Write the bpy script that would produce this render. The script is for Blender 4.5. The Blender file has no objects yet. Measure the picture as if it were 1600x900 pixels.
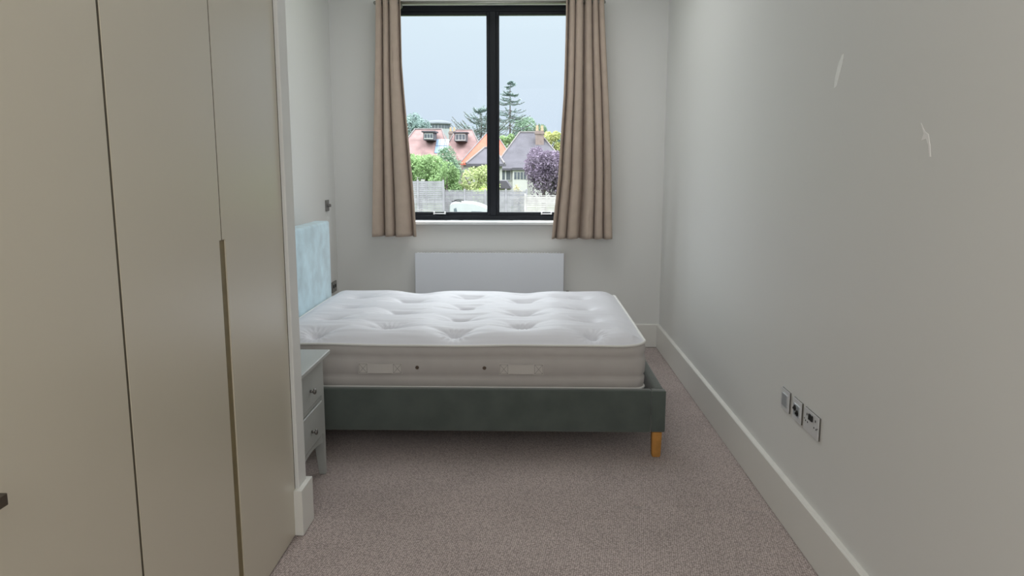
import bpy, bmesh, math, random
from mathutils import Vector, Matrix
random.seed(7)
SC = bpy.context.scene
COL = SC.collection

# ---------------------------------------------------------------- camera
cam_d = bpy.data.cameras.new('camera'); cam = bpy.data.objects.new('camera', cam_d); COL.objects.link(cam)
cam_d.sensor_width = 36; cam_d.lens = 1181.9 / 1600 * 36; cam_d.clip_start = .02; cam_d.clip_end = 2000
X = Vector((0.99976972, 0.02143497, 0.0010282)); U = Vector((-0.00439096, 0.15743364, 0.98751981)); F = Vector((-0.02100559, 0.98729691, -0.1574915))
m = Matrix((X, U, -F)).transposed().to_4x4(); m.translation = Vector((0, 0, 1.5)); cam.matrix_world = m
SC.camera = cam

# ---------------------------------------------------------------- exposure, sky, added lights
vs = SC.view_settings
vs.view_transform = 'Standard'; vs.look = 'None'; vs.exposure = 0.0; vs.gamma = 1.0; vs.use_curve_mapping = False
SKY_LOW, SKY_HIGH, SKY_GAIN = (.66, .76, .92, 1), (7.7, 8, 8.35, 1), 1.0
w = bpy.data.worlds.new('sky'); SC.world = w; w.use_nodes = True
nt = w.node_tree; nt.nodes.clear()
wo = nt.nodes.new('ShaderNodeOutputWorld'); bg = nt.nodes.new('ShaderNodeBackground')
tc = nt.nodes.new('ShaderNodeTexCoord'); sx = nt.nodes.new('ShaderNodeSeparateXYZ'); cr = nt.nodes.new('ShaderNodeValToRGB')
nt.links.new(tc.outputs['Generated'], sx.inputs[0]); nt.links.new(sx.outputs['Z'], cr.inputs[0])
nt.links.new(cr.outputs[0], bg.inputs[0]); nt.links.new(bg.outputs[0], wo.inputs[0])
cr.color_ramp.elements[0].position = 0.0; cr.color_ramp.elements[0].color = SKY_LOW
cr.color_ramp.elements[1].position = .6; cr.color_ramp.elements[1].color = SKY_HIGH
e = cr.color_ramp.elements.new(.2); e.color = (.78, .90, 1.0, 1)
e = cr.color_ramp.elements.new(.35); e.color = (4.3, 4.55, 4.8, 1)
bg.inputs[1].default_value = SKY_GAIN

def area(name, loc, rot, sx_, sy_, power, color=(1, 1, 1), portal=False, spread=math.pi):
    l = bpy.data.lights.new(name, 'AREA'); l.shape = 'RECTANGLE'; l.size = sx_; l.size_y = sy_; l.energy = power; l.color = color
    l.spread = spread
    if portal: l.cycles.is_portal = True
    o = bpy.data.objects.new(name, l); o.location = loc; o.rotation_euler = rot; COL.objects.link(o); return o
area('window_portal', (-.295, 6.60, 1.93), (-math.pi/2, 0, 0), 1.7, 1.75, 1, portal=True)
# fill light added above the bed, with no lamp fitting
area('bed_fill', (-.2, 4.8, 3.02), (0, 0, 0), 1.5, 1.3, 16.5, (.98, .99, 1))
# fill light added before the blank rear wall; no window there
area('rear_fill', (-.2, -1.55, 2.25), (math.pi/2, 0, 0), 2.4, 1.4, 42, (.98, .99, 1))
area('near_fill', (.1, .2, 3.02), (0, 0, 0), .9, .9, 6, (1, .9, .74))  # warm fill added overhead near the viewer, no lamp fitting

# ---------------------------------------------------------------- materials
def mat(name, color, rough=.6, spec=.4, metal=0, bump=None, var=None, coat=0, coat_rough=.2, sheen=0, trans=None):
    """bump = (kind, scale, strength, distance); var = (scale, amount)"""
    M = bpy.data.materials.new(name); M.use_nodes = True
    n = M.node_tree.nodes; L = M.node_tree.links; b = n['Principled BSDF']
    b.inputs['Base Color'].default_value = (*color, 1); b.inputs['Roughness'].default_value = rough
    b.inputs['Specular IOR Level'].default_value = spec; b.inputs['Metallic'].default_value = metal
    b.inputs['Coat Weight'].default_value = coat; b.inputs['Coat Roughness'].default_value = coat_rough
    b.inputs['Sheen Weight'].default_value = sheen
    t = n.new('ShaderNodeTexCoord')
    if var:
        nz = n.new('ShaderNodeTexNoise'); nz.inputs['Scale'].default_value = var[0]; nz.inputs['Detail'].default_value = 5
        L.new(t.outputs['Object'], nz.inputs['Vector'])
        r = n.new('ShaderNodeValToRGB'); a = var[1]
        r.color_ramp.elements[0].position = .35; r.color_ramp.elements[1].position = .65
        r.color_ramp.elements[0].color = (*[max(0, c*(1-a)) for c in color], 1)
        r.color_ramp.elements[1].color = (*[min(1, c*(1+a)) for c in color], 1)
        L.new(nz.outputs['Fac'], r.inputs[0]); L.new(r.outputs[0], b.inputs['Base Color'])
    if bump:
        k, sc, st, di = bump
        if k == 'voronoi': x = n.new('ShaderNodeTexVoronoi'); out = x.outputs['Distance']
        else: x = n.new('ShaderNodeTexNoise'); x.inputs['Detail'].default_value = 4; out = x.outputs['Fac']
        x.inputs['Scale'].default_value = sc; L.new(t.outputs['Object'], x.inputs['Vector'])
        bp = n.new('ShaderNodeBump'); bp.inputs['Strength'].default_value = st; bp.inputs['Distance'].default_value = di
        L.new(out, bp.inputs['Height']); L.new(bp.outputs[0], b.inputs['Normal'])
    if trans:
        ts = n.new('ShaderNodeBsdfTranslucent'); ts.inputs[0].default_value = (*color, 1)
        mx = n.new('ShaderNodeMixShader'); mx.inputs[0].default_value = trans
        L.new(b.outputs[0], mx.inputs[1]); L.new(ts.outputs[0], mx.inputs[2]); L.new(mx.outputs[0], n['Material Output'].inputs[0])
    return M

M_wall = mat('wall_paint', (.765, .765, .745), .5, .3, bump=('noise', 60, .05, .002))
M_ceil = mat('ceiling_paint', (.86, .86, .85), .8, .2, bump=('noise', 40, .05, .002))
M_skirt = mat('skirting_gloss', (.78, .77, .73), .4, .45, bump=('noise', 20, .04, .002))
M_door = mat('wardrobe_satin', (.60, .55, .445), .33, .6, bump=('noise', 9, .03, .003), coat=.5, coat_rough=.32)
M_pull = mat('recess_edging', (.20, .155, .075), .5, .4, var=(30, .1))
M_bronze = mat('bronze_handle', (.10, .08, .06), .4, .5, metal=.6, var=(20, .1))
M_black = mat('black_aluminium', (.008, .010, .015), .5, .25, bump=('noise', 200, .03, .001))
M_sill = mat('sill_gloss', (.8, .82, .83), .3, .5, bump=('noise', 20, .03, .001))
M_rad = mat('radiator_enamel', (.80, .83, .89), .35, .5, bump=('noise', 30, .02, .001))
M_chrome = mat('brushed_chrome', (.92, .93, .95), .3, .7, metal=.3, bump=('noise', 150, .05, .001))
M_steel = mat('rod_metal', (.33, .33, .30), .35, .5, metal=.8, var=(30, .05))
M_hole = mat('black_insert', (.01, .01, .01), .5, .4, var=(50, .2))
M_switchface = mat('satin_rocker', (.50, .53, .56), .4, .5, metal=.4, var=(60, .04))
M_curtain = mat('curtain_linen', (.55, .445, .365), .85, .2, bump=('noise', 700, .25, .001), var=(14, .04), sheen=.2, trans=.12)
M_mtop = mat('mattress_damask', (.72, .72, .765), .55, .3, bump=('noise', 260, .12, .001), sheen=.2)
M_mside = mat('mattress_border', (.49, .46, .44), .75, .25, bump=('noise', 220, .2, .001), var=(6, .03))
M_piping = mat('mattress_piping', (.74, .73, .70), .6, .3, bump=('noise', 300, .2, .001))
M_strap = mat('handle_webbing', (.58, .55, .52), .7, .3, bump=('noise', 400, .3, .001))
M_velvet = mat('sage_velvet', (.09, .108, .098), .85, .2, bump=('noise', 120, .25, .002), var=(8, .10), sheen=.5)
M_velvet2 = mat('pale_blue_velvet', (.46, .63, .70), .8, .2, bump=('noise', 60, .3, .003), var=(7, .17), sheen=.5)
M_oak = mat('honey_oak', (.50, .24, .06), .45, .4, var=(25, .15))
M_grey = mat('grey_green_paint', (.44, .455, .44), .38, .45, bump=('noise', 25, .04, .001), var=(5, .02))
M_knob = mat('pewter_knob', (.22, .21, .2), .3, .5, metal=.8, var=(40, .1))
M_slat = mat('pine_slat', (.55, .42, .26), .6, .3, var=(12, .1))

# right wall: small pale marks
def carpet():
    M = bpy.data.materials.new('loop_carpet'); M.use_nodes = True
    n = M.node_tree.nodes; L = M.node_tree.links; b = n['Principled BSDF']
    b.inputs['Roughness'].default_value = .95; b.inputs['Specular IOR Level'].default_value = .1; b.inputs['Sheen Weight'].default_value = .15
    t = n.new('ShaderNodeTexCoord'); mp = n.new('ShaderNodeMapping'); mp.inputs['Scale'].default_value = (120, 150, 1); mp.inputs['Rotation'].default_value = (0, 0, .12)
    L.new(t.outputs['Object'], mp.inputs[0])
    v = n.new('ShaderNodeTexVoronoi'); v.inputs['Scale'].default_value = 1; v.inputs['Randomness'].default_value = .45; L.new(mp.outputs[0], v.inputs['Vector'])
    r = n.new('ShaderNodeValToRGB'); L.new(v.outputs['Distance'], r.inputs[0])
    r.color_ramp.elements[0].position = .15; r.color_ramp.elements[0].color = (.71, .605, .575, 1)
    r.color_ramp.elements[1].position = .65; r.color_ramp.elements[1].color = (.28, .23, .215, 1)
    nz = n.new('ShaderNodeTexNoise'); nz.inputs['Scale'].default_value = 2.2; nz.inputs['Detail'].default_value = 6; L.new(t.outputs['Object'], nz.inputs['Vector'])
    mr = n.new('ShaderNodeMapRange'); mr.inputs['From Min'].default_value = .3; mr.inputs['From Max'].default_value = .7; mr.inputs['To Min'].default_value = .92; mr.inputs['To Max'].default_value = 1.06
    L.new(nz.outputs['Fac'], mr.inputs[0])
    mx = n.new('ShaderNodeMix'); mx.data_type = 'RGBA'; mx.blend_type = 'MULTIPLY'; mx.inputs['Factor'].default_value = 1
    L.new(r.outputs[0], mx.inputs['A']); L.new(mr.outputs[0], mx.inputs['B']); L.new(mx.outputs['Result'], b.inputs['Base Color'])
    bp = n.new('ShaderNodeBump'); bp.invert = True; bp.inputs['Strength'].default_value = .6; bp.inputs['Distance'].default_value = .004
    L.new(v.outputs['Distance'], bp.inputs['Height'])
    # shallow dents pressed into the pile by furniture feet
    last = None
    for cx, cy, rx, ry in ((.50, 3.21, .045, .03), (1.0, 3.175, .06, .035), (.78, 3.20, .20, .012)):
        mp2 = n.new('ShaderNodeMapping'); mp2.inputs['Location'].default_value = (-cx/rx, -cy/ry, 0); mp2.inputs['Scale'].default_value = (1/rx, 1/ry, 0)
        L.new(t.outputs['Object'], mp2.inputs[0]); ln = n.new('ShaderNodeVectorMath'); ln.operation = 'LENGTH'; L.new(mp2.outputs[0], ln.inputs[0])
        q = n.new('ShaderNodeMapRange'); q.interpolation_type = 'SMOOTHSTEP'; q.inputs['From Min'].default_value = 0; q.inputs['From Max'].default_value = 1
        q.inputs['To Min'].default_value = -1 if rx < .1 else -.3; q.inputs['To Max'].default_value = 0; L.new(ln.outputs['Value'], q.inputs[0])
        if last is None: last = q.outputs[0]
        else:
            ad = n.new('ShaderNodeMath'); ad.operation = 'ADD'; L.new(last, ad.inputs[0]); L.new(q.outputs[0], ad.inputs[1]); last = ad.outputs[0]
    bd = n.new('ShaderNodeBump'); bd.inputs['Strength'].default_value = .9; bd.inputs['Distance'].default_value = .016; L.new(last, bd.inputs['Height'])
    L.new(bd.outputs[0], bp.inputs['Normal']); L.new(bp.outputs[0], b.inputs['Normal'])
    return M
M_carpet = carpet()

def glass():
    M = bpy.data.materials.new('window_glass'); M.use_nodes = True
    n = M.node_tree.nodes; L = M.node_tree.links; n.remove(n['Principled BSDF'])
    tr = n.new('ShaderNodeBsdfTransparent'); tr.inputs[0].default_value = (.97, .985, .98, 1)
    gl = n.new('ShaderNodeBsdfGlossy'); gl.inputs['Roughness'].default_value = .02
    fr = n.new('ShaderNodeFresnel'); fr.inputs[0].default_value = 1.45
    mx = n.new('ShaderNodeMixShader'); ml = n.new('ShaderNodeMath'); ml.operation = 'MULTIPLY'; ml.inputs[1].default_value = .08; L.new(fr.outputs[0], ml.inputs[0]); L.new(ml.outputs[0], mx.inputs[0]); L.new(tr.outputs[0], mx.inputs[1]); L.new(gl.outputs[0], mx.inputs[2])
    L.new(mx.outputs[0], n['Material Output'].inputs[0]); return M
M_glass = glass()

# ---------------------------------------------------------------- mesh helpers
def box(bm, x0, x1, y0, y1, z0, z1, bev=0, seg=2):
    r = bmesh.ops.create_cube(bm, size=1)
    for v in r['verts']:
        v.co = Vector(((x0+x1)/2 + v.co.x*(x1-x0), (y0+y1)/2 + v.co.y*(y1-y0), (z0+z1)/2 + v.co.z*(z1-z0)))
    if bev:
        es = set(e for v in r['verts'] for e in v.link_edges)
        bmesh.ops.bevel(bm, geom=list(es), offset=bev, segments=seg, affect='EDGES', profile=.5)
def prism(bm, pts, axis, a, b):
    """extrude a 2-D polygon along axis from a to b"""
    def P(p, t):
        return {'x': (t, p[0], p[1]), 'y': (p[0], t, p[1]), 'z': (p[0], p[1], t)}[axis]
    A = [bm.verts.new(P(p, a)) for p in pts]; B = [bm.verts.new(P(p, b)) for p in pts]; n = len(pts)
    fs = [bm.faces.new(A), bm.faces.new(B[::-1])]
    for i in range(n): fs.append(bm.faces.new((A[i], B[i], B[(i+1) % n], A[(i+1) % n])))
    bmesh.ops.recalc_face_normals(bm, faces=fs)
def cone(bm, p0, p1, r0, r1, seg=20, caps=True):
    p0, p1 = Vector(p0), Vector(p1); d = p1-p0
    r = bmesh.ops.create_cone(bm, cap_ends=caps, segments=seg, radius1=r0, radius2=r1, depth=d.length)
    q = d.to_track_quat('Z', 'Y').to_matrix().to_4x4(); q.translation = (p0+p1)/2
    bmesh.ops.transform(bm, matrix=q, verts=r['verts'])
def ball(bm, c, r, sc=(1, 1, 1), seg=16):
    q = bmesh.ops.create_uvsphere(bm, u_segments=seg, v_segments=seg//2+2, radius=r)
    for v in q['verts']: v.co = Vector((c[0]+v.co.x*sc[0], c[1]+v.co.y*sc[1], c[2]+v.co.z*sc[2]))
def tube(bm, pts, r, seg=8, closed=False):
    n = len(pts); rings = []
    for i, p in enumerate(pts):
        p = Vector(p)
        a = Vector(pts[(i-1) % n]) if (closed or i) else p; b_ = Vector(pts[(i+1) % n]) if (closed or i < n-1) else p
        t = (b_-a).normalized(); q = t.to_track_quat('Z', 'Y')
        up = Vector((0, 0, 1)) if abs(t.z) < .9 else Vector((1, 0, 0))
        s = t.cross(up).normalized(); u = s.cross(t)
        rings.append([bm.verts.new(p + s*r*math.cos(2*math.pi*k/seg) + u*r*math.sin(2*math.pi*k/seg)) for k in range(seg)])
    for i in range(n if closed else n-1):
        A, B = rings[i], rings[(i+1) % n]
        for k in range(seg): bm.faces.new((A[k], A[(k+1) % seg], B[(k+1) % seg], B[k]))
    if not closed: bm.faces.new(rings[0][::-1]); bm.faces.new(rings[-1])
def obj(name, bm, m, parent=None, smooth=False, loc=None):
    me = bpy.data.meshes.new(name)
    if loc is not None:
        for v in bm.verts: v.co -= Vector(loc)
    bm.to_mesh(me); bm.free(); me.materials.append(m)
    if smooth: me.shade_smooth()
    o = bpy.data.objects.new(name, me); COL.objects.link(o)
    if parent is not None:
        o.parent = parent
        g = Vector((0, 0, 0)); p = parent
        while p is not None: g += Vector(p.location); p = p.parent
        o.location = (Vector(loc) if loc is not None else Vector((0, 0, 0))) - g
    elif loc is not None: o.location = loc
    return o
def new(): return bmesh.new()
def one(name, m, parent, *dims, bev=0, seg=2):
    bm = new(); box(bm, *dims, bev=bev, seg=seg); return obj(name, bm, m, parent)
def tag(o, label, cat, group=None, kind=None):
    o['label'] = label; o['category'] = cat
    if group: o['group'] = group
    if kind: o['kind'] = kind
    return o
def thing(name, label, cat, loc, group=None):
    o = bpy.data.objects.new(name, None); COL.objects.link(o); o.location = loc; o.empty_display_size = .1
    return tag(o, label, cat, group)
def struct(name, bm, m, label=None, parent=None):
    o = obj(name, bm, m, parent)
    if parent is None: o['kind'] = 'structure'
    if label: o['label'] = label
    return o

# ---------------------------------------------------------------- room shell
XR, XL, YB, YF, ZC = 1.105, -1.60, 6.27, -1.6, 3.05
OX0, OX1, OZ0, OZ1 = -1.14, .55, 1.035, 2.80       # window opening
TH = .33
bm = new(); box(bm, XL-.2, XR+.2, YF-.2, YB+TH, -.12, 0); struct('floor', bm, M_carpet, 'mauve grey loop pile carpet')
bm = new(); box(bm, XL-.2, XR+.2, YF-.2, YB+TH, ZC, ZC+.15); struct('ceiling', bm, M_ceil)
bm = new(); box(bm, XR, XR+.2, YF-.2, YB+TH, 0, ZC)
WR = struct('wall_right', bm, M_wall, 'long plain off white wall with three socket plates')
bm = new(); box(bm, XL-.2, XL, YF-.2, YB+TH, 0, ZC); struct('wall_left', bm, M_wall)
bm = new(); box(bm, XL, XR, YF-.2, YF, 0, ZC); struct('wall_front', bm, M_wall)
bm = new()
box(bm, XL, OX0, YB, YB+TH, 0, ZC); box(bm, OX1, XR, YB, YB+TH, 0, ZC)
box(bm, OX0, OX1, YB, YB+TH, 0, OZ0); box(bm, OX0, OX1, YB, YB+TH, OZ1, ZC)
struct('wall_back', bm, M_wall, 'off white wall around the window')
bm = new(); box(bm, XL, -.935, 2.917, 3.017, 0, ZC, bev=.003); struct('wall_pier', bm, M_wall, 'narrow wall end beside the wardrobe')
bm = new(); box(bm, XL, -.955, YF, 2.915, 2.62, ZC); struct('wall_bulkhead', bm, M_wall)

# skirting
def skirt(name, bm_pts, axis, a, b):
    bm = new(); prism(bm, bm_pts, axis, a, b); struct(name, bm, M_skirt)
H = .198; T = .022
skirt('baseboard_right', [(XR-T, .004), (XR, .004), (XR, H+.002), (XR-T+.004, H), (XR-T, H-.005)], 'y', YF, YB)
skirt('baseboard_back', [(YB-T, .004), (YB, .004), (YB, H+.002), (YB-T+.004, H), (YB-T, H-.005)], 'x', XL+T, XR-T)
skirt('baseboard_left', [(XL+T, .004), (XL, .004), (XL, H+.002), (XL+T-.004, H), (XL+T, H-.005)], 'y', 3.04, YB)
bm = new()
prism(bm, [(-.951, 2.889), (-.916, 2.889), (-.916, 3.042), (-1.58, 3.042), (-1.58, 3.017), (-.935, 3.017), (-.935, 2.917), (-.951, 2.917)], 'z', .006, H)
struct('baseboard_pier', bm, M_skirt)

# pale, slightly raised marks on the right wall
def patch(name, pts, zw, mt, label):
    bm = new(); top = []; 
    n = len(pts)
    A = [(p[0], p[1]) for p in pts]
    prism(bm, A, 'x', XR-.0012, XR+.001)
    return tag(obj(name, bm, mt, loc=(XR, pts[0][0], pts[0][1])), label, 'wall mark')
M_mark = mat('pale_mark_a', (.97, .98, .96), .5, .3, bump=('noise', 80, .1, .001))
M_mark2 = mat('pale_mark_b', (.93, .92, .91), .5, .3, bump=('noise', 80, .1, .001))
patch('wall_mark', [(2.775, 1.895), (2.783, 1.865), (2.803, 1.825), (2.822, 1.790), (2.842, 1.783), (2.838, 1.822), (2.815, 1.868), (2.790, 1.893)], 0, M_mark, 'long pale mark high on the right wall')
patch('wall_mark', [(2.200, 1.625), (2.175, 1.600), (2.155, 1.592), (2.140, 1.560), (2.132, 1.530), (2.140, 1.528), (2.150, 1.562), (2.165, 1.580), (2.190, 1.575), (2.180, 1.595)], 0, M_mark2, 'small forked pale mark lower on the right wall')

# ---------------------------------------------------------------- window
WY0, WY1 = 6.43, 6.50
win = bpy.data.objects.new('window_1', None); COL.objects.link(win); win.location = (-.295, WY0, OZ0); win['kind'] = 'structure'
FB = 1.057
bm = new()
for d in ((OX0, OX0+.045, WY0, WY1, FB, OZ1), (OX1-.045, OX1, WY0, WY1, FB, OZ1),
          (OX0+.045, OX1-.045, WY0, WY1, OZ1-.045, OZ1), (OX0+.045, OX1-.045, WY0, WY1, FB, FB+.04), (-.322, -.272, WY0, WY1, FB+.04, OZ1-.045)):
    box(bm, *d, bev=.002, seg=1)
obj('window_frame', bm, M_black, win)
for a, b in ((OX0+.045, -.322), (-.272, OX1-.045)):
    bm = new(); s = .027; y0, y1 = WY0+.012, WY1-.01; z0, z1 = FB+.04, OZ1-.045
    for d in ((a, a+s, y0, y1, z0, z1), (b-s, b, y0, y1, z0, z1), (a+s, b-s, y0, y1, z0, z0+s), (a+s, b-s, y0, y1, z1-s, z1)): box(bm, *d, bev=.003, seg=1)
    sash = obj('sash', bm, M_black, win)
    one('glass_pane', M_glass, sash, a+s, b-s, WY0+.035, WY0+.041, z0+s, z1-s)
# window_sill board
bm = new(); box(bm, OX0-.0, OX1+.0, 6.21, WY0, 1.034, 1.056, bev=.003)
obj('window_sill', bm, M_sill, win)
for x0, x1, sgn in ((-.805, -.70, -1), (.107, .20, 1)):   # silver restrictor stays on the lower sashes
    bm = new(); box(bm, x0, x1, WY0-.012, WY0+.01, 1.108, 1.114, bev=.001); box(bm, x0, x0+.012, WY0-.016, WY0+.01, 1.106, 1.128, bev=.002)
    box(bm, x1-.012, x1, WY0-.016, WY0+.01, 1.106, 1.128, bev=.002)
    if sgn < 0: prism(bm, [(x0+.01, 1.126), (x0-.14, 1.142), (x0-.14, 1.147), (x0+.01, 1.134)], 'y', WY0-.008, WY0-.002)
    obj('window_stay', bm, mat('stay_metal', (.8, .8, .8), .35, .5, metal=.5, var=(40, .05)), win)

# ---------------------------------------------------------------- wardrobe
wd = thing('wardrobe', 'cream built-in wardrobe with tall flat doors along the left wall', 'wardrobe', (-1.25, 1.2, 0))
one('carcass', M_door, wd, XL+.01, -.974, -1.28, 2.911, .02, 2.6)
edges = [2.910, 2.3205, 1.722, 1.122, .522, -.078, -.678, -1.278]
D0, D1, ZT = -.972, -.95, 2.6
for i in range(7):
    y1, y0 = edges[i] - .005, edges[i+1] + (.005 if i != 0 else .0028)
    if i == 0:
        y1 = edges[0]-.001
        pts = [(y0, ZT), (y1, ZT), (y1, .008), (2.347, .008), (2.347, 1.276), (y0, 1.276)]
    elif i == 1:
        y1 = 2.3180
        y0 = 1.7275
        pts = [(y0, ZT), (y1, ZT), (y1, 1.276), (2.302, 1.276), (2.302, .008), (y0, .008)]
    elif i == 2:
        pts = [(y0, ZT), (1.7165, ZT), (1.7165, .008), (y0, .008)]
    else: pts = [(y0, ZT), (y1, ZT), (y1, .008), (y0, .008)]
    bm = new(); prism(bm, pts, 'x', D0, D1)
    bmesh.ops.bevel(bm, geom=[e for e in bm.edges if all(abs(v.co.x-D1) < 1e-5 for v in e.verts)], offset=.0012, segments=2, affect='EDGES')
    dr = obj('door', bm, M_door, wd)
    if i == 3:
        bm = new(); box(bm, -.885, -.862, 1.0, 1.168, .945, .966, bev=.0015)
        box(bm, D1-.001, -.862, 1.0, 1.022, .945, .966, bev=.0015)
        h = obj('handle', bm, M_bronze, dr); h['label'] = 'dark bronze square bar handle'
one('finger_pull', M_pull, wd, D0, D1-.004, 2.3025, 2.3465, .01, 1.275)['label'] = 'brown gold recessed finger pull'
M_gap = mat('gap_shade', (.085, .07, .045), .6, .3, var=(30, .1))  # dark strips in the door gaps, their shade put into the colour
one('shadow_gap', M_gap, wd, D0, D1-.0006, 2.3182, 2.3230, 1.277, 2.6)
one('shadow_gap', M_gap, wd, D0, D1-.0006, 2.9092, 2.9165, .01, 2.6)
for e_ in edges[2:-1]: one('shadow_gap', M_gap, wd, D0, D1-.0015, e_-.0048, e_+.0048, .01, 2.6)

# ---------------------------------------------------------------- radiator
rad = thing('radiator', 'flat white panel radiator below the window', 'radiator', (-.318, 6.2, .13))
bm = new(); box(bm, -.929, .293, 6.15, 6.163, .14, .807, bev=.003); obj('front_panel', bm, M_rad, rad)
bm = new(); box(bm, -.922, .286, 6.1635, 6.24, .15, .798, bev=.004)
obj('convector', bm, M_rad, rad)
bm = new()
for k in range(50):
    x = -.915 + k*.0238; box(bm, x, x+.012, 6.166, 6.236, .7985, .803)
obj('top_grille', bm, M_rad, rad)
for s in (-.75, .12):
    one('bracket', M_rad, rad, s, s+.03, 6.24, 6.2695, .25, .7)
bm = new(); cone(bm, (.286, 6.2, .462), (.315, 6.2, .462), .009, .009); cone(bm, (.328, 6.2, .44), (.328, 6.2, .49), .014, .013); box(bm, .316, .345, 6.187, 6.213, .445, .475, bev=.004)
obj('valve', bm, M_steel, rad, smooth=False)['label'] = 'small metal radiator valve'

# ---------------------------------------------------------------- curtains and rod
RZ, RY = 2.765, 6.145
rod = thing('curtain_rod', 'thin metal curtain rod across the top of the window', 'curtain rod', (-.3, RY, RZ))
bm = new(); cone(bm, (-1.20, RY, RZ), (.580, RY, RZ), .0115, .0115, 20); obj('pole', bm, M_steel, rad if 0 else rod, smooth=True)
for x in (-1.20, .580):
    bm = new(); ball(bm, (x, RY, RZ), .014, seg=16); obj('finial', bm, M_steel, rod, smooth=True)
for x in (-1.03, .53):
    bm = new(); cone(bm, (x, RY, RZ), (x, YB, RZ), .007, .007, 12); cone(bm, (x, YB-.006, RZ), (x, YB, RZ), .025, .025, 20); cone(bm, (x-.008, RY, RZ), (x+.008, RY, RZ), .016, .016, 16)
    obj('bracket', bm, M_steel, rod)
def lerp(tab, z):
    tab = sorted(tab)
    if z <= tab[0][0]: return tab[0][1]
    for (a, b), (c, d) in zip(tab, tab[1:]):
        if z <= c: return b + (d-b)*(z-a)/(c-a)
    return tab[-1][1]
def curtain(label, left, right, n, zb, phase, folds, loc):
    cur = thing('curtain', label, 'curtain', loc)
    bm = new(); NU, NV = n*48, 60; zt = 2.815
    grid = []
    rnd = random.Random(n*3+1)
    amps = [rnd.uniform(.6, 1.3) for _ in range(2*n+3)]; drift = [rnd.uniform(-.5, .5) for _ in range(2*n+3)]
    for j in range(NV+1):
        v = j/NV; z = zt + (zb-zt)*v; row = []
        x0, x1 = lerp(left, z), lerp(right, z); wd_ = x1-x0
        for i in range(NU+1):
            u = i/NU; k = u*n; ki = int(min(k, n-1)); fr = k-ki; sm_ = fr*fr*(3-2*fr)
            A = amps[ki]*(1-sm_)+amps[ki+1]*sm_; Dv = drift[ki]*(1-sm_)+drift[ki+1]*sm_
            th = 2*math.pi*n*u + phase + .9*Dv*v + .85*math.sin(2*math.pi*u*1.5+n)
            s = math.tanh(2.0*(math.cos(th)+.18+.25*Dv))
            amp = (.046 + .022*v)*A
            ends = min(1, u*9, (1-u)*9)
            # folds lean over their neighbours, as hanging cloth does
            x = x0 + wd_*(u - (folds*math.sin(2*th)*.42 - .80*math.sin(th)*folds)/(2*math.pi*n)*ends) + .003*math.sin(7*v+ki)
            y = RY - amp*s + .004*math.sin(5*v+u*9)
            row.append(bm.verts.new((x, y, z + (.002*math.sin(th) if v > .98 else 0))))
        grid.append(row)
    for j in range(NV):
        for i in range(NU): bm.faces.new((grid[j][i], grid[j][i+1], grid[j+1][i+1], grid[j+1][i]))
    o = obj('fabric', bm, M_curtain, cur, smooth=True)
    sm = o.modifiers.new('thick', 'SOLIDIFY'); sm.thickness = .0025
    # eyelets where the cloth crosses the pole
    j = min(range(NV+1), key=lambda q: abs((zt+(zb-zt)*q/NV) - RZ))
    me = o.data; cross = []
    for i in range(NU):
        a = me.vertices[j*(NU+1)+i].co; b_ = me.vertices[j*(NU+1)+i+1].co
        wy = cur.location.y + o.location.y
        ya, yb = a.y + wy - RY, b_.y + wy - RY
        if ya*yb <= 0 and ya != yb: cross.append((cur.location.x+o.location.x+(a.x+b_.x)/2, (b_-a).normalized()))
    for x, d in cross:
        bm = new(); pts = []
        for k in range(24):
            t = 2*math.pi*k/24; pts.append(Vector((x, RY, RZ)) + Vector((d.x, d.y, 0)).normalized()*.021*math.cos(t) + Vector((0, 0, .021))*math.sin(t))
        tube(bm, pts, .0035, 8, closed=True); obj('eyelet', bm, M_steel, cur, smooth=True)
    return cur
curtain('beige curtain on the left side of the window', [(.95, -1.262), (1.5, -1.235), (2.81, -1.186)], [(.95, -.905), (1.3, -.924), (1.7, -.95), (2.3, -.991), (2.81, -1.0)], 3, .945, 5.6, .9, (-1.09, RY, .945))
curtain('beige curtain on the right side of the window', [(.93, .187), (1.1, .203), (1.41, .239), (2.06, .272), (2.81, .285)], [(.93, .688), (1.5, .66), (2.81, .578)], 5, .93, 1.0, .9, (.43, RY, .93))

# ---------------------------------------------------------------- bed
BY0, BY1, BX0, BX1 = 3.78, 5.385, -1.41, .715
bed = thing('bed', 'low upholstered bed frame in grey green velvet with pale blue headboard', 'bed', (-.35, 4.58, 0))
def soft(name, d, m_, par, b=.012):
    bm = new(); box(bm, *d, bev=b, seg=4); return obj(name, bm, m_, par, smooth=True)
soft('side_rail', (BX0, .641, BY0, BY0+.045, .138, .364), M_velvet, bed, .009)
soft('side_rail', (BX0, .641, BY1-.045, BY1, .138, .364), M_velvet, bed, .009)
soft('foot_rail', (.66, BX1-.003, BY0+.05, BY1-.05, .138, .362), M_velvet, bed, .012)
soft('corner_block', (.6415, BX1, BY0-.003, BY0+.05, .142, .362), M_velvet, bed, .006)
soft('corner_block', (.6415, BX1, BY1-.05, BY1+.003, .142, .362), M_velvet, bed, .006)
hb = soft('headboard', (-1.52, BX0-.001, BY0+.01, 5.35, .14, 1.125), M_velvet2, bed, .018); hb['label'] = 'pale blue velvet headboard'
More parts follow.
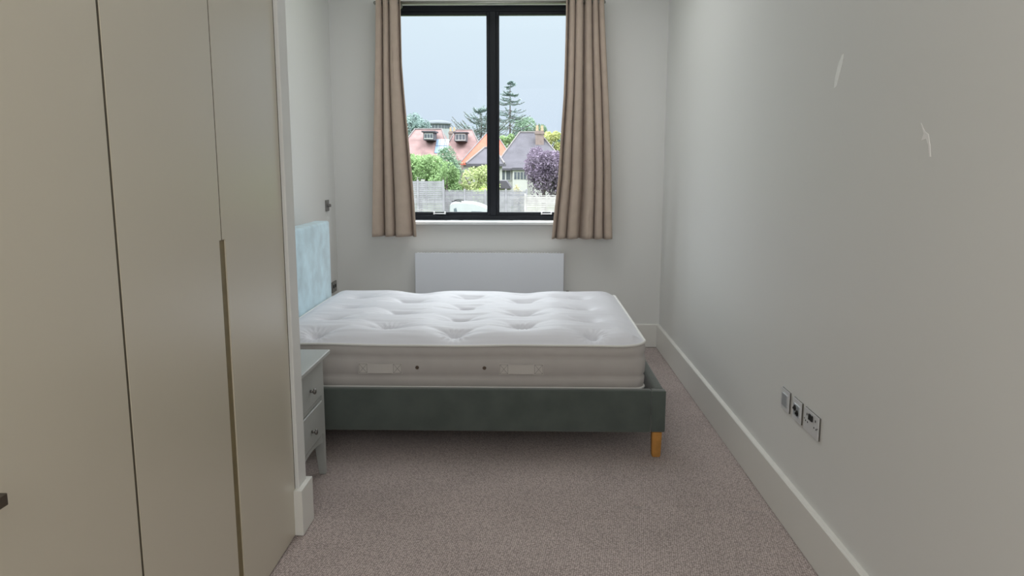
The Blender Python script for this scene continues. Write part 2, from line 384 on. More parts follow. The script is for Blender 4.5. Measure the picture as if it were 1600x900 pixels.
for x, y in ((.676, 3.812), (.676, BY1-.035), (-1.46, 3.83), (-1.46, BY1-.06)):
    bm = new(); cone(bm, (x, y, 0), (x, y, .1415), .0315, .037, 4)
    bmesh.ops.rotate(bm, cent=(x, y, 0), matrix=Matrix.Rotation(math.pi/4, 3, 'Z'), verts=bm.verts)
    bmesh.ops.bevel(bm, geom=[e for e in bm.edges], offset=.005, segments=3, affect='EDGES')
    obj('leg', bm, M_oak, bed)['label'] = 'honey coloured wooden leg'
for k in range(14):
    x = -1.33 + k*.142; one('slat', M_slat, bed, x, x+.07, BY0+.045, BY1-.045, .333, .350, bev=.002)

# mattress
MX0, MX1, MY0, MY1 = -1.395, .612, 3.837, 5.326
MZ0, MZP = .352, .583
mt = thing('mattress', 'bare white tufted mattress lying on the velvet bed', 'mattress', (-.39, 4.585, MZ0))
tufts = []
for c in range(6):
    xx = .35 - .37*c
    ys = (3.935, 4.27, 4.63, 5.0) if c % 2 == 0 else (4.08, 4.44, 4.83, 5.17)
    for y in ys:
        if xx > MX0: tufts.append((xx + random.uniform(-.012, .012), y + random.uniform(-.015, .015)))
segs = []
for i, a in enumerate(tufts):
    for b_ in tufts[i+1:]:
        if .3 < abs(a[0]-b_[0]) < .42 and abs(a[1]-b_[1]) < .24: segs.append((a, b_))
def segd(px, py, a, b_):
    dx, dy = b_[0]-a[0], b_[1]-a[1]; t = max(0, min(1, ((px-a[0])*dx+(py-a[1])*dy)/(dx*dx+dy*dy)))
    # the crease sags into an arc between its two tufts
    ox, oy = a[0]+dx*t, a[1]+dy*t + .035*math.sin(math.pi*t)
    return math.hypot(px-ox, py-oy), t
from mathutils import noise
def top_z(x, y):
    e = min(x-MX0, MX1-x, y-MY0, MY1-y); e = max(0, e)
    z = MZP + .052*(1-math.exp(-(e/.06)**1.2))
    d = min(math.hypot(x-a, y-b_) for a, b_ in tufts)
    z -= .050*math.exp(-(d/.032)) * min(1, e/.04)
    z += .019*(1-math.exp(-(d/.13)**2))*min(1, e/.12)
    c = 0; rad_w = 0
    for a, b_ in segs:
        if abs(x-(a[0]+b_[0])/2) < .26 and abs(y-(a[1]+b_[1])/2) < .2:
            q, t = segd(x, y, a, b_); dep = .026*(.35+.65*abs(2*t-1)); c = max(c, dep*math.exp(-(q/.019)))
    z -= c*min(1, e/.05)
    # fine pulled folds running lengthwise
    nn = noise.noise(Vector((x*3.2, y*26, 1.3))); z += .0055*nn*math.exp(-(d/.20)**2)*min(1, e/.05)
    z += .0018*noise.noise(Vector((x*6, y*45, 4)))*min(1, e/.05)
    for a, b_ in tufts:
        if abs(x-a) < .09 and abs(y-b_) < .14 and b_ < MY0+.3:
            ang = math.atan2(y-b_, x-a); dd = math.hypot(x-a, y-b_)
            z += .005*math.sin(ang*17)*math.exp(-((dd-.05)/.03)**2)*min(1, e/.02)
    return z
def outline(off=0, r=.06, n=10, step=.02):
    x0, x1, y0, y1 = MX0+off, MX1-off, MY0+off, MY1-off; P = []; r = max(.004, r-off)
    for cx, cy, a0 in ((x1-r, y0+r, -90), (x1-r, y1-r, 0), (x0+r, y1-r, 90), (x0+r, y0+r, 180)):
        for k in range(n+1):
            a = math.radians(a0+90*k/n); P.append((cx+r*math.cos(a), cy+r*math.sin(a)))
    Q = []
    for i, p in enumerate(P):
        q = P[(i+1) % len(P)]; L_ = math.hypot(q[0]-p[0], q[1]-p[1]); m_ = max(1, int(L_/step))
        for k in range(m_): Q.append((p[0]+(q[0]-p[0])*k/m_, p[1]+(q[1]-p[1])*k/m_))
    return Q
def zwave(x, y): return .003*math.sin(x*5.1+1)*(1 if y < 4.2 else .3)+.001*math.sin(x*13+y*4) + .020*max(0, (x-.45)/.16)**2
# quilted top: fill the rounded outline with a fine grid whose rim meets the piping
bm = new(); NX, NY = 230, 190; G = []
for j in range(NY+1):
    row = []
    for i in range(NX+1):
        # superellipse map keeps corners round
        u, v = 2*i/NX-1, 2*j/NY-1
        x = (MX0+MX1)/2 + u*(MX1-MX0)/2; y = (MY0+MY1)/2 + v*(MY1-MY0)/2
        r = .06; cx = min(max(x, MX0+r), MX1-r); cy = min(max(y, MY0+r), MY1-r)
        dx, dy = x-cx, y-cy
        if dx and dy:
            mxy = max(abs(dx), abs(dy)); h = math.hypot(dx, dy); x, y = cx+dx*mxy/h, cy+dy*mxy/h
        e = min(1-abs(u), 1-abs(v)); z = top_z(x, y)
        if dx and dy:
            rr = max(0, r - max(abs(dx), abs(dy))); z = MZP + .052*(1-math.exp(-(rr/.06)**1.2))
        row.append(bm.verts.new((x, y, z + zwave(x, y))))
    G.append(row)
for j in range(NY):
    for i in range(NX): bm.faces.new((G[j][i], G[j][i+1], G[j+1][i+1], G[j+1][i]))
obj('quilted_top', bm, M_mtop, mt, smooth=True)
# side border
prof = [(.012, MZ0), (0, MZ0+.006), (-.004, MZ0+.03), (-.007, MZ0+.055), (.002, MZ0+.066), (-.0075, MZ0+.08), (-.010, MZ0+.12), (-.009, MZ0+.155), (.002, MZ0+.166), (-.008, MZ0+.182), (-.007, MZ0+.205), (-.001, MZP-.004), (.006, MZP)]
bm = new(); base = outline(); rings = []
nx = len(base)
for off, z in prof:
    O = []
    for k, p in enumerate(base):
        a, b_ = Vector(base[k-1]), Vector(base[(k+1) % nx]); t = (b_-a).normalized(); nrm = Vector((t.y, -t.x))
        f = (z-MZ0)/(MZP-MZ0)
        # quilting stitches every 5 cm on the two horizontal seams
        qx = .0018*math.sin((p[0]+p[1])*2*math.pi/.11)*(1 if abs(f-.5) < .35 else 0)
        q = Vector(p) + nrm*(-off+qx)
        O.append(bm.verts.new((q.x, q.y, z + zwave(*p)*f)))
    rings.append(O)
for A, B in zip(rings, rings[1:]):
    for k in range(nx): bm.faces.new((A[k], A[(k+1) % nx], B[(k+1) % nx], B[k]))
bm.faces.new(rings[0][::-1])
obj('border', bm, M_mside, mt, smooth=True)
for z, f in ((MZP+.001, 1), (MZ0+.006, 0)):
    bm = new(); tube(bm, [(p[0], p[1], z+zwave(*p)*f) for p in outline(-.003, step=.03)], .0068, 8, closed=True); obj('piping', bm, M_piping, mt, smooth=True)
M_thread = mat('stitch_thread', (.34, .32, .30), .8, .2, var=(60, .1))
for x0, x1 in ((-.885, -.655), (-.148, .083)):
    yf = MY0-.010
    bm = new(); pts = []; n = 16
    zc0, zc1 = .432, .491
    rows = []
    for k in range(n+1):
        t = k/n; x = x0+(x1-x0)*t; bul = .007*max(0, math.sin(math.pi*min(1, max(0, (t-.2)/.6))))
        pin = .005 if .2 < t < .8 else 0
        rows.append([bm.verts.new((x, yf-.002-bul-dy, z)) for dy, z in ((.0, zc0+pin), (.0022, zc0+pin), (.0022, zc1-pin), (.0, zc1-pin))])
    for A, B in zip(rows, rows[1:]):
        for q in range(4): bm.faces.new((A[q], B[q], B[(q+1) % 4], A[(q+1) % 4]))
    bm.faces.new(rows[0]); bm.faces.new(rows[-1][::-1]); bmesh.ops.recalc_face_normals(bm, faces=bm.faces)
    hd = obj('handle', bm, M_strap, mt)
    for a in (x0+.004, x1-.046):                       # boxed cross stitching at each end
        bm = new(); b_ = a+.042; y = yf-.0046
        for p, q in (((a, zc0+.005), (b_, zc0+.005)), ((b_, zc0+.005), (b_, zc1-.005)), ((b_, zc1-.005), (a, zc1-.005)), ((a, zc1-.005), (a, zc0+.005)), ((a, zc0+.005), (b_, zc1-.005)), ((a, zc1-.005), (b_, zc0+.005))):
            tube(bm, [(p[0], y, p[1]), (q[0], y, q[1])], .0013, 6)
        obj('stitching', bm, M_thread, hd)
M_vent = mat('vent_brass', (.12, .09, .07), .4, .4, metal=.5, var=(60, .1))
for x in (-.577, -.225):
    bm = new(); y = MY0-.0095
    tube(bm, [(x+.0075*math.cos(t*math.pi/10), y-.001, .466+.0075*math.sin(t*math.pi/10)) for t in range(20)], .0025, 8, closed=True)
    cone(bm, (x, y+.003, .466), (x, y-.001, .466), .007, .007, 16)
    obj('air_vent', bm, M_vent, mt, smooth=False)
for i, (a, b_) in enumerate(tufts):
    bm = new(); ball(bm, (a, b_, top_z(a, b_)+zwave(a, b_)+.001), .009, (1, 1, .35), 12); obj('tuft', bm, M_piping, mt, smooth=True)

# ---------------------------------------------------------------- bedside table
TX, TY0, TY1 = -1.0, 3.085, 3.555
bt = thing('bedside_table', 'grey painted bedside table with two drawers beside the bed', 'bedside table', (-1.2, 3.32, 0))
bm = new(); box(bm, -1.40, -.964, TY0-.025, TY1+.025, .601, .622, bev=.005, seg=3); obj('top', bm, M_grey, bt)
bm = new()
box(bm, -1.385, TX-.004, TY1-.028, TY1-.006, .21, .6); box(bm, -1.385, TX-.004, TY0+.006, TY0+.028, .21, .6); box(bm, -1.385, -1.37, TY0+.03, TY1-.03, .21, .6)
box(bm, -1.37, TX-.02, TY0+.028, TY1-.028, .21, .225)
for z0, z1 in ((.586, .601), (.392, .407)): box(bm, TX-.035, TX+.001, TY0+.045, TY1-.045, z0, z1)
obj('carcass', bm, M_grey, bt)
ya, yb = TY0+.045, TY1-.045
pts = [(ya, .213), (yb, .213)] + [(yb-(yb-ya)*k/16, .172 + .022*math.sin(math.pi*k/16)) for k in range(17)]
bm = new(); prism(bm, pts, 'x', TX-.02, TX+.001); obj('apron', bm, M_grey, bt)
for x, fx in ((TX, 1), (-1.37, 0)):
    for y in (TY0, TY1-.045):
        out = .0
        bm = new(); xa, xb = (x-.045, x+.004) if fx else (x-.012, x+.03)
        ins = .016; near = (y == TY0)
        top = [(xa, y), (xb, y), (xb, y+.045), (xa, y+.045)]
        bot = [(xa+(.018 if fx else 0), y+(0 if near else .018)), (xb-(0 if fx else .018), y+(0 if near else .018)), (xb-(0 if fx else .018), y+.045-(.018 if near else 0)), (xa+(.018 if fx else 0), y+.045-(.018 if near else 0))]
        r = [[bm.verts.new((p[0], p[1], z)) for p in q] for q, z in ((bot, 0), (top, .20), (top, .6005))]
        for A, B in zip(r, r[1:]):
            for k in range(4): bm.faces.new((A[k], A[(k+1) % 4], B[(k+1) % 4], B[k]))
        bm.faces.new(r[0][::-1]); bm.faces.new(r[-1]); bmesh.ops.bevel(bm, geom=[e for e in bm.edges], offset=.002, segments=2, affect='EDGES')
        obj('leg', bm, M_grey, bt)
for z0, z1 in ((.412, .580), (.220, .386)):
    bm = new(); box(bm, TX-.02, TX+.007, ya+.002, yb-.002, z0, z1, bev=.003)
    box(bm, TX-.35, TX-.02, ya+.012, yb-.012, z0+.01, z1-.02)
    dr = obj('drawer', bm, M_grey, bt)
    yc, zc = 3.318, (z0+z1)/2-.008
    bm = new(); cone(bm, (TX+.006, yc, zc), (TX+.022, yc, zc), .007, .006, 16); ball(bm, (TX+.028, yc, zc), .0135, (.65, 1, 1), 16)
    obj('knob', bm, M_knob, dr, smooth=True)['label'] = 'dark pewter knob'

# ---------------------------------------------------------------- plates on the walls
def plate(name, label, cat, y0, y1, z0, z1, t=.0085):
    th_ = thing(name, label, cat, (XR, (y0+y1)/2, (z0+z1)/2), 'chrome plates on the right wall')
    bm = new(); box(bm, XR-t+.002, XR-.0002, y0+.0005, y1-.0005, z0+.0005, z1-.0005); obj('back_box', bm, M_knob, th_)
    bm = new(); box(bm, XR-t, XR-t+.002, y0, y1, z0, z1, bev=.0008); obj('faceplate', bm, M_chrome, th_); return th_
PZ0, PZ1 = .478, .568; xf = XR-.0085
p = plate('wall_switch', 'chrome wall plate with one wide blank rocker, farthest of three', 'wall switch', 3.080, 3.180, PZ0, PZ1)
one('rocker', M_switchface, p, xf-.004, xf, 3.100, 3.160, PZ0+.018, PZ1-.018, bev=.0015)
p = plate('aerial_socket', 'chrome aerial socket plate between the rocker plate and double socket', 'wall socket', 2.937, 3.037, PZ0, PZ1)
bm = new(); box(bm, xf-.003, xf, 2.955, 3.019, PZ0+.02, PZ1-.02, bev=.003); obj('insert', bm, M_switchface, p)
for y, z in ((3.001, .531), (2.972, .517)):
    bm = new(); tube(bm, [(xf-.004, y+.0095*math.cos(k*math.pi/10), z+.0095*math.sin(k*math.pi/10)) for k in range(20)], .0032, 8, closed=True)
    cone(bm, (xf-.0032, y, z), (xf-.012, y, z), .0042, .0042, 12); obj('aerial_terminal', bm, M_hole, p)
p = plate('double_socket', 'chrome double power socket, nearest of three plates on the right wall', 'wall socket', 2.754, 2.908, PZ0, PZ1)
for yc in (2.875, 2.787):
    for d in ((yc-.0035, yc+.0035, .541, .550), (yc-.014, yc-.007, .514, .520), (yc+.007, yc+.014, .514, .520)):
        one('pin_hole', M_hole, p, xf-.0008, xf+.001, *d)
for yc in (2.842, 2.820):
    bm = new(); box(bm, xf-.006, xf, yc-.0075, yc+.0075, .534, .557, bev=.001); obj('rocker', bm, M_hole, p)
for y in (2.898, 2.764):
    bm = new(); cone(bm, (xf, y, .523), (xf-.0015, y, .523), .003, .003, 12); obj('screw', bm, M_knob, p)

M_dim = mat('dull_pewter', (.24, .23, .22), .4, .5, metal=.6, var=(40, .05))
dm = thing('dimmer_switch', 'small dark dimmer switch with a round knob above the headboard', 'dimmer switch', (XL, 6.0, 1.2))
one('faceplate', M_dim, dm, XL+.0002, XL+.009, 5.955, 6.045, 1.155, 1.243, bev=.0015)
bm = new(); cone(bm, (XL+.009, 6.0, 1.20), (XL+.034, 6.0, 1.20), .014, .012, 20); obj('knob', bm, M_dim, dm)
ds = thing('bedside_socket', 'dark wall socket just above the mattress beside the headboard', 'wall socket', (XL, 6.12, .53))
one('faceplate', M_dim, ds, XL+.0002, XL+.009, 6.05, 6.19, .485, .572, bev=.0015)
for yc in (6.09, 6.15): one('rocker', M_hole, ds, XL+.009, XL+.013, yc-.01, yc+.01, .52, .545, bev=.001)

# dents left in the carpet by furniture
M_dent = M_carpet

# ================================================================ outside
GZ = -1.74
FP = 1181.9
def sight(a, b):
    d = X*((a-800)/FP) - U*((b-450)/FP) + F; return d/d.y
def px(px_, Y): return sight(px_, 250).x*Y
def pz(py, Y): return 1.5 + sight(760, py).z*Y
M_grass = mat('grass', (0.08, 0.11, 0.04), .9, .1, bump=('noise', 3, .3, .05), var=(.4, .2))
bm = new(); box(bm, -120, 120, YB+TH+.01, 400, GZ-.3, GZ); tag(obj('garden_ground', bm, M_grass), 'green lawn outside the window', 'ground')['kind'] = 'structure'

M_fence = mat('weathered_fence', (.26, .25, .27), .85, .15, var=(3, .12))
M_fence2 = mat('pale_fence', (.40, .37, .37), .85, .15, var=(3, .1))
def fence(label, xa, xb, Y, top, npan, m_, slat=.11):
    f = thing('garden_fence', label, 'fence', ((xa+xb)/2, Y, GZ), 'garden fences')
    w_ = (xb-xa)/npan
    for k in range(npan):
        a, b_ = xa+k*w_+.05, xa+(k+1)*w_-.05; bm = new(); z = GZ+.05; q = 0
        while z < top-.05:
            dy = .012*(q % 2); box(bm, a, b_, Y-.012-dy, Y+.005-dy, z, min(top, z+slat-.012)); z += slat; q += 1
        box(bm, a, b_, Y+.006, Y+.03, GZ+.4, GZ+.47); box(bm, a, b_, Y+.006, Y+.03, top-.3, top-.23)
        for s in (.33, .66): box(bm, a+(b_-a)*s-.02, a+(b_-a)*s+.02, Y-.04, Y-.025, GZ+.05, top)
        box(bm, a, b_, Y-.03, Y+.02, top, top+.03)
        obj('panel', bm, m_, f)
    for k in range(npan+1):
        x = xa+k*w_; bm = new(); box(bm, x-.05, x+.05, Y-.05, Y+.05, GZ, top+.1, bev=.01); obj('post', bm, m_, f)
    return f
fence('tall grey slatted fence panel at the left of the garden', px(612, 42), px(692, 42), 42, pz(284, 42), 2, M_fence)
fence('lower grey slatted fence running behind the white car', px(693, 43), px(823, 43), 43, pz(298, 43), 4, M_fence)
fence('pale low slatted fence in front of the purple tree', px(821, 38), px(925, 38), 38, pz(306, 38), 2, M_fence2)

# white car, tail to the left
CX, CY = px(704, 39), 39
M_car = mat('white_car_paint', (0.36, 0.365, 0.38), .25, .5, coat=.5, var=(2, .02))
M_cglass = mat('car_window', (.10, .12, .14), .15, .5, var=(3, .1))
M_tyre = mat('tyre', (.02, .02, .02), .8, .3, var=(9, .1))
car = thing('car', 'white hatchback car parked before the fence', 'car', (CX+1.8, CY, GZ))
rt = pz(315, CY)
pf = [(0, GZ+.35), (0, rt-.5), (.02, rt-.10), (.12, rt-.02), (.6, rt+.01), (1.15, rt-.02), (1.6, rt-.14), (2.1, rt-.38), (2.5, rt-.66), (3.4, rt-.80), (3.7, rt-.98), (3.75, GZ+.35)]
bm = new(); prism(bm, [(CX+a, z) for a, z in pf], 'y', CY-.8, CY+.8)
bmesh.ops.bevel(bm, geom=[e for e in bm.edges], offset=.05, segments=3, affect='EDGES'); obj('body', bm, M_car, car, smooth=False)
for s in (-1, 1):
    y = CY+s*.805
    for pts in ([(.22, rt-.62), (.22, rt-.32), (.34, rt-.28), (.42, rt-.62)], [(1.1, rt-.78), (1.1, rt-.45), (1.6, rt-.46), (1.9, rt-.55), (2.1, rt-.78)]):
        bm = new(); prism(bm, [(CX+a, z) for a, z in pts], 'y', y-.01, y+.01); obj('side_window', bm, M_cglass, car)
    for a in (.6, 3.1):
        bm = new(); cone(bm, (CX+a, y-s*.18, GZ+.31), (CX+a, y+s*.02, GZ+.31), .31, .31, 28); obj('wheel', bm, M_tyre, car)
    bm = new(); tube(bm, [(CX+.1, CY+s*.7, rt+.03), (CX+.3, CY+s*.7, rt+.06), (CX+.6, CY+s*.7, rt+.03)], .025, 6); obj('roof_rail', bm, M_tyre, car)
bm = new(); box(bm, CX-.02, CX+.015, CY-.6, CY+.6, rt-.7, rt-.25, bev=.01); obj('rear_window', bm, M_cglass, car)

# ---- trees
def leaf_mat(name, c, a=.25): return mat(name, c, .8, .15, var=(1.3, a), trans=.25)
def tree(name, label, x, Y, top, width, base, mt_, n, size, cat='tree', group='trees outside', shape=1.0, blobs=9, seed=1):
    rnd = random.Random(seed)
    t = thing(name, label, cat, (x, Y, GZ), group)
    cz = (top+base)/2; hz = (top-base)/2
    bl = [(Vector((0, 0, 0)), .72)]
    for k in range(blobs):
        a = rnd.uniform(0, 6.28); e = rnd.uniform(-.7, .9); r = rnd.uniform(.45, .72)
        bl.append((Vector((math.cos(a)*math.cos(e)*r, math.sin(a)*math.cos(e)*r, math.sin(e)*.72)), rnd.uniform(.3, .46)))
    bm = new()
    for k in range(n):
        c, r = rnd.choice(bl); d = Vector((rnd.gauss(0, 1), rnd.gauss(0, 1), rnd.gauss(0, 1))).normalized()*r*rnd.uniform(.75, 1.02)
        p = c+d; p = Vector((x+p.x*width/2, Y+p.y*width/2, cz+p.z*hz*1.0))
        s = size*rnd.uniform(.6, 1.3)
        q = Matrix.Rotation(rnd.uniform(0, 6.28), 3, Vector((rnd.gauss(0, 1), rnd.gauss(0, 1), rnd.gauss(0, 1))).normalized())
        vs_ = [bm.verts.new(p+q @ Vector(v)*s) for v in ((-.5, 0, 0), (0, -.28, .06), (.5, 0, 0), (0, .28, .06))]
        bm.faces.new(vs_)
    obj('foliage', bm, mt_, t)
    bm = new(); cone(bm, (x, Y, GZ), (x, Y, cz), .035*width+.05, .015*width+.02, 8)
    for k in range(5):
        a = rnd.uniform(0, 6.28); cone(bm, (x, Y, cz-hz*.5), (x+math.cos(a)*width*.3, Y+math.sin(a)*width*.3, cz+hz*.35), .02*width, .008*width, 6)
    obj('trunk', bm, M_bark, t); return t
M_bark = mat('bark', (.12, .10, .09), .9, .1, var=(5, .2))
L_green = leaf_mat('leaf_mid_green', (.25, .36, .17)); L_dark = leaf_mat('leaf_dark_green', (.22, .31, .22)); L_yel = leaf_mat('leaf_yellow_green', (.38, .43, .21))
L_lime = leaf_mat('leaf_lime', (.42, .56, .16)); L_purple = leaf_mat('leaf_purple', (.22, .175, .235)); L_cedar = leaf_mat('leaf_cedar', (.25, .33, .31)); L_cream = leaf_mat('leaf_cream', (.5, .46, .30)); L_gold = leaf_mat('leaf_gold', (.42, .44, .19))
tree('garden_tree', 'bushy light green tree behind the tall fence panel', px(655, 48), 48, pz(234, 48), 4.2, pz(325, 48), L_green, 10000, .17, seed=2, blobs=14)
tree('garden_tree', 'light green bushy tree in front of the darker round tree, above the fence post', px(695, 44.6), 45.5, pz(252, 45), 2.2, pz(325, 45), L_green, 4500, .15, seed=31)
tree('garden_tree', 'darker green round tree behind the fence, left of the red roof', px(704, 54), 54, pz(224, 54), 2.6, pz(318, 54), L_dark, 5500, .16, seed=3)
tree('garden_tree', 'yellow green tree beside the window mullion, behind the low fence', px(743, 46.6), 46.6, pz(250, 46.6), 2.8, pz(325, 46.6), L_yel, 5000, .16, seed=4)
tree('garden_shrub', 'bright lime green shrub showing just above the low fence', px(756, 44), 44.4, pz(290, 44), 1.6, GZ+.2, L_lime, 1800, .13, 'shrub', seed=5)
tree('garden_tree', 'purple leaved tree before the white house', px(850, 52), 52, pz(222, 52), 3.3, pz(330, 52), L_purple, 11000, .17, seed=6, blobs=12)
tree('garden_shrub', 'cream flowering shrub between the white house and the fence', px(811, 47), 47, pz(284, 47), 1.0, GZ+.2, L_cream, 900, .13, 'shrub', seed=7)
tree('distant_tree', 'grey green tree at the left edge of the view above the roofs', px(645, 105), 105, pz(174, 105), 5.6, pz(235, 105), L_cedar, 3800, .34, seed=8)
tree('distant_tree', 'broad grey green tree behind the grey roofed house', px(826, 120), 120, pz(178, 120), 5.6, pz(230, 120), L_dark, 4200, .34, seed=9)
tree('distant_tree', 'golden green tree by the chimney of the grey roofed house', px(860, 90), 90, pz(202, 90), 3.2, pz(245, 90), L_gold, 2200, .3, seed=10)
tree('distant_tree', 'low green trees under the tall bare conifer', px(792, 92), 92, pz(208, 92), 2.4, pz(250, 92), L_green, 2200, .3, seed=11)
tree('distant_tree', 'dark tree top at the right edge of the view', px(876, 120), 120, pz(200, 120), 3.0, pz(240, 120), L_cedar, 1500, .4, seed=12)

def conifer(label, x, Y, top, halfw, n_tier, seed, lean=.35, base=3.0, per=7, mt_=None):
    rnd = random.Random(seed); t = thing('conifer', label, 'tree', (x, Y, GZ), 'conifers outside')
    bm = new(); cone(bm, (x, Y, GZ), (x, Y, top), .22, .03, 8); obj('trunk', bm, M_bark, t)
    bm = new(); fb = new()
    for k in range(n_tier):
        f = k/(n_tier-1); z = base+(top-base-.3)*f; L_ = halfw*(1-f)**.75*rnd.uniform(.75, 1.1)+.35
        for q in range(per):
            a = 2*math.pi*(q+rnd.uniform(-.3, .3))/per + k; pts = []; L0 = L_; L_ = L_*rnd.uniform(.7, 1.15); z = z+rnd.uniform(-.22, .22)
            for s in range(7):
                u = s/6; pts.append((x+math.cos(a)*L_*u, Y+math.sin(a)*L_*u, z - .16*L_*math.sin(math.pi*u*.8) + lean*L_*u*u))
            tube(bm, pts, .035, 4)
            for s in range(8, 30):
                u = s/30; i = min(5, int(u*6)); w_ = u*6-i; p = Vector(pts[i]).lerp(Vector(pts[i+1]), w_)
                for _ in range(2):
                    c = p+Vector((rnd.gauss(0, .1), rnd.gauss(0, .1), rnd.gauss(0, .05)))
                    h = .22*rnd.uniform(.6, 1.2); d = Vector((rnd.gauss(0, 1), rnd.gauss(0, 1), rnd.gauss(0, .25))).normalized(); e_ = Vector((-d.y, d.x, .2))
                    fb.faces.new([fb.verts.new(c+v) for v in (-d*h, e_*h*.3, d*h, -e_*h*.3)])
            L_ = L0
    obj('branches', bm, M_bark, t); obj('needles', fb, mt_ or L_cedar, t)
conifer('tall open conifer rising above the grey roof, right of the mullion', px(797, 112), 112, pz(127, 112), 3.9, 17, 21, .16, base=4, per=8)
conifer('broad spiky conifer just left of the mullion', px(752, 104), 104, pz(168, 104), 5.6, 10, 22, .42, base=4, per=14)

# ---- houses
M_redroof = mat('worn_red_tiles', (.20, .13, .125), .85, .15, var=(1.2, .18)); M_orange = mat('orange_tiles', (.40, .11, .075), .8, .15, var=(1.5, .08))
M_greyroof = mat('grey_tiles', (.085, .08, .092), .85, .15, var=(1.2, .12)); M_render = mat('white_render', (0.375, 0.37, 0.35), .9, .1, var=(1, .03))
M_brick = mat('brown_brick', (.22, .17, .155), .9, .1, var=(4, .12)); M_wglass = mat('dark_window', (0.08, 0.09, 0.105), .2, .5, var=(2, .1)); M_white = mat('white_trim', (0.41, 0.41, 0.41), .6, .2, var=(3, .02))
M_ridge = mat('pale_ridge_tiles', (.17, .155, .155), .8, .1, var=(4, .08)); M_solar = mat('solar_glass', (.16, .22, .30), .2, .5, var=(2, .06)); M_pot = mat('cream_pots', (0.34, 0.275, 0.18), .8, .1, var=(5, .1))
def hip_roof(bm, x0, x1, y0, y1, z0, z1, r0, r1):
    """hipped roof, ridge from x=r0 to r1 along x at mid depth, with soffit thickness"""
    ym = (y0+y1)/2; c = [bm.verts.new(p) for p in ((x0, y0, z0), (x1, y0, z0), (x1, y1, z0), (x0, y1, z0))]
    r = [bm.verts.new((r0, ym, z1)), bm.verts.new((r1, ym, z1))]; lo = [bm.verts.new((v.co.x, v.co.y, z0-.18)) for v in c]
    for f in ((c[0], c[1], r[1], r[0]), (c[1], c[2], r[1]), (c[2], c[3], r[0], r[1]), (c[3], c[0], r[0])): bm.faces.new(f)
    for k in range(4): bm.faces.new((c[k], lo[k], lo[(k+1) % 4], c[(k+1) % 4]))
    bm.faces.new(lo)
    bmesh.ops.recalc_face_normals(bm, faces=bm.faces)
def house(label, x0, x1, y0, y1, eave, ridge, r0, r1, roof, wall_m):
    h = thing('house', label, 'house', ((x0+x1)/2, (y0+y1)/2, GZ), 'houses beyond the fence')
    one('walls', wall_m, h, x0+.3, x1-.3, y0+.35, y1-.35, GZ, eave-.17)
    bm = new(); hip_roof(bm, x0, x1, y0, y1, eave, ridge, r0, r1); obj('roof', bm, roof, h)
    ym = (y0+y1)/2; bm = new(); tube(bm, [(r0, ym, ridge+.03), (r1, ym, ridge+.03)], .09, 6)
    for cx, cy, rx in ((x0, y0, r0), (x1, y0, r1)): tube(bm, [(cx, cy, eave+.04), (rx, ym, ridge+.04)], .065, 6)
    obj('ridge_tiles', bm, M_ridge, h); return h
def window(h, x, z, w_, hh, y, n=2):
    bm = new(); box(bm, x-w_/2, x+w_/2, y-.06, y+.05, z-hh/2, z+hh/2); f = obj('window', bm, M_white, h); k = w_/n
    bm = new()
    for i in range(n): box(bm, x-w_/2+k*i+.06, x-w_/2+k*(i+1)-.06, y-.075, y-.061, z-hh/2+.07, z+hh/2-.07)
    obj('panes', bm, M_wglass, f)
def chimney(h, x, y, z0, z1, w_=.9):
    bm = new(); box(bm, x-w_/2, x+w_/2, y-.4, y+.4, z0, z1); box(bm, x-w_/2-.07, x+w_/2+.07, y-.47, y+.47, z1-.3, z1-.12)
    c = obj('chimney', bm, M_brick, h); bm = new()
    for s in (-.22, .22): cone(bm, (x+s, y, z1), (x+s, y, z1+.5), .15, .11, 10)
    obj('chimney_pots', bm, M_pot, c)
def dormer(h, x, y, z, w_, hh):
    bm = new(); box(bm, x-w_/2, x+w_/2, y, y+2.2, z, z+hh); d = obj('dormer', bm, M_greyroof, h)
    bm = new(); box(bm, x-w_/2-.15, x+w_/2+.15, y-.2, y+2.3, z+hh, z+hh+.14); obj('dormer_roof', bm, M_greyroof, d)
    bm = new()
    box(bm, x-w_*.42, x+w_*.42, y-.07, y-.001, z+.1, z+hh-.08); obj('dormer_window', bm, M_white, d)
    bm = new()
    for k in (-1, 0, 1): box(bm, x+k*w_*.27-w_*.11, x+k*w_*.27+w_*.11, y-.09, y-.071, z+.2, z+hh-.17)
    obj('dormer_glass', bm, M_wglass, d)
YH = 75
hA = house('red tiled house with dormer at the left of the view', px(622, YH), px(712, YH), YH-4, YH+5, pz(252, YH), pz(202, YH+.5), px(648, YH), px(690, YH), M_redroof, M_render)
dormer(hA, px(671, YH-2.6), YH-2.9, pz(219, YH-2.9), 1.0, .72)
bm = new()
P0 = Vector((px(684, 73), YH-2.0, pz(228, 73)))
slope = (pz(202, YH+.5)-pz(252, YH))/4.5
for k in range(3):
    for j in range(2):
        x0 = px(681, 73)+k*.42; ya_ = YH-3.0+j*1.0
        z_a = pz(252, YH)+slope*(ya_-(YH-4)); z_b = z_a+slope*.9
        vs_ = [bm.verts.new(v) for v in ((x0, ya_, z_a+.09), (x0+.38, ya_, z_a+.09), (x0+.38, ya_+.9, z_b+.09), (x0, ya_+.9, z_b+.09), (x0, ya_, z_a+.03), (x0+.38, ya_, z_a+.03), (x0+.38, ya_+.9, z_b+.03), (x0, ya_+.9, z_b+.03))]
        for f in ((0, 1, 2, 3), (4, 7, 6, 5), (0, 4, 5, 1), (1, 5, 6, 2), (2, 6, 7, 3), (3, 7, 4, 0)): bm.faces.new([vs_[i] for i in f])
obj('solar_panels', bm, M_solar, hA)
YB2 = 92
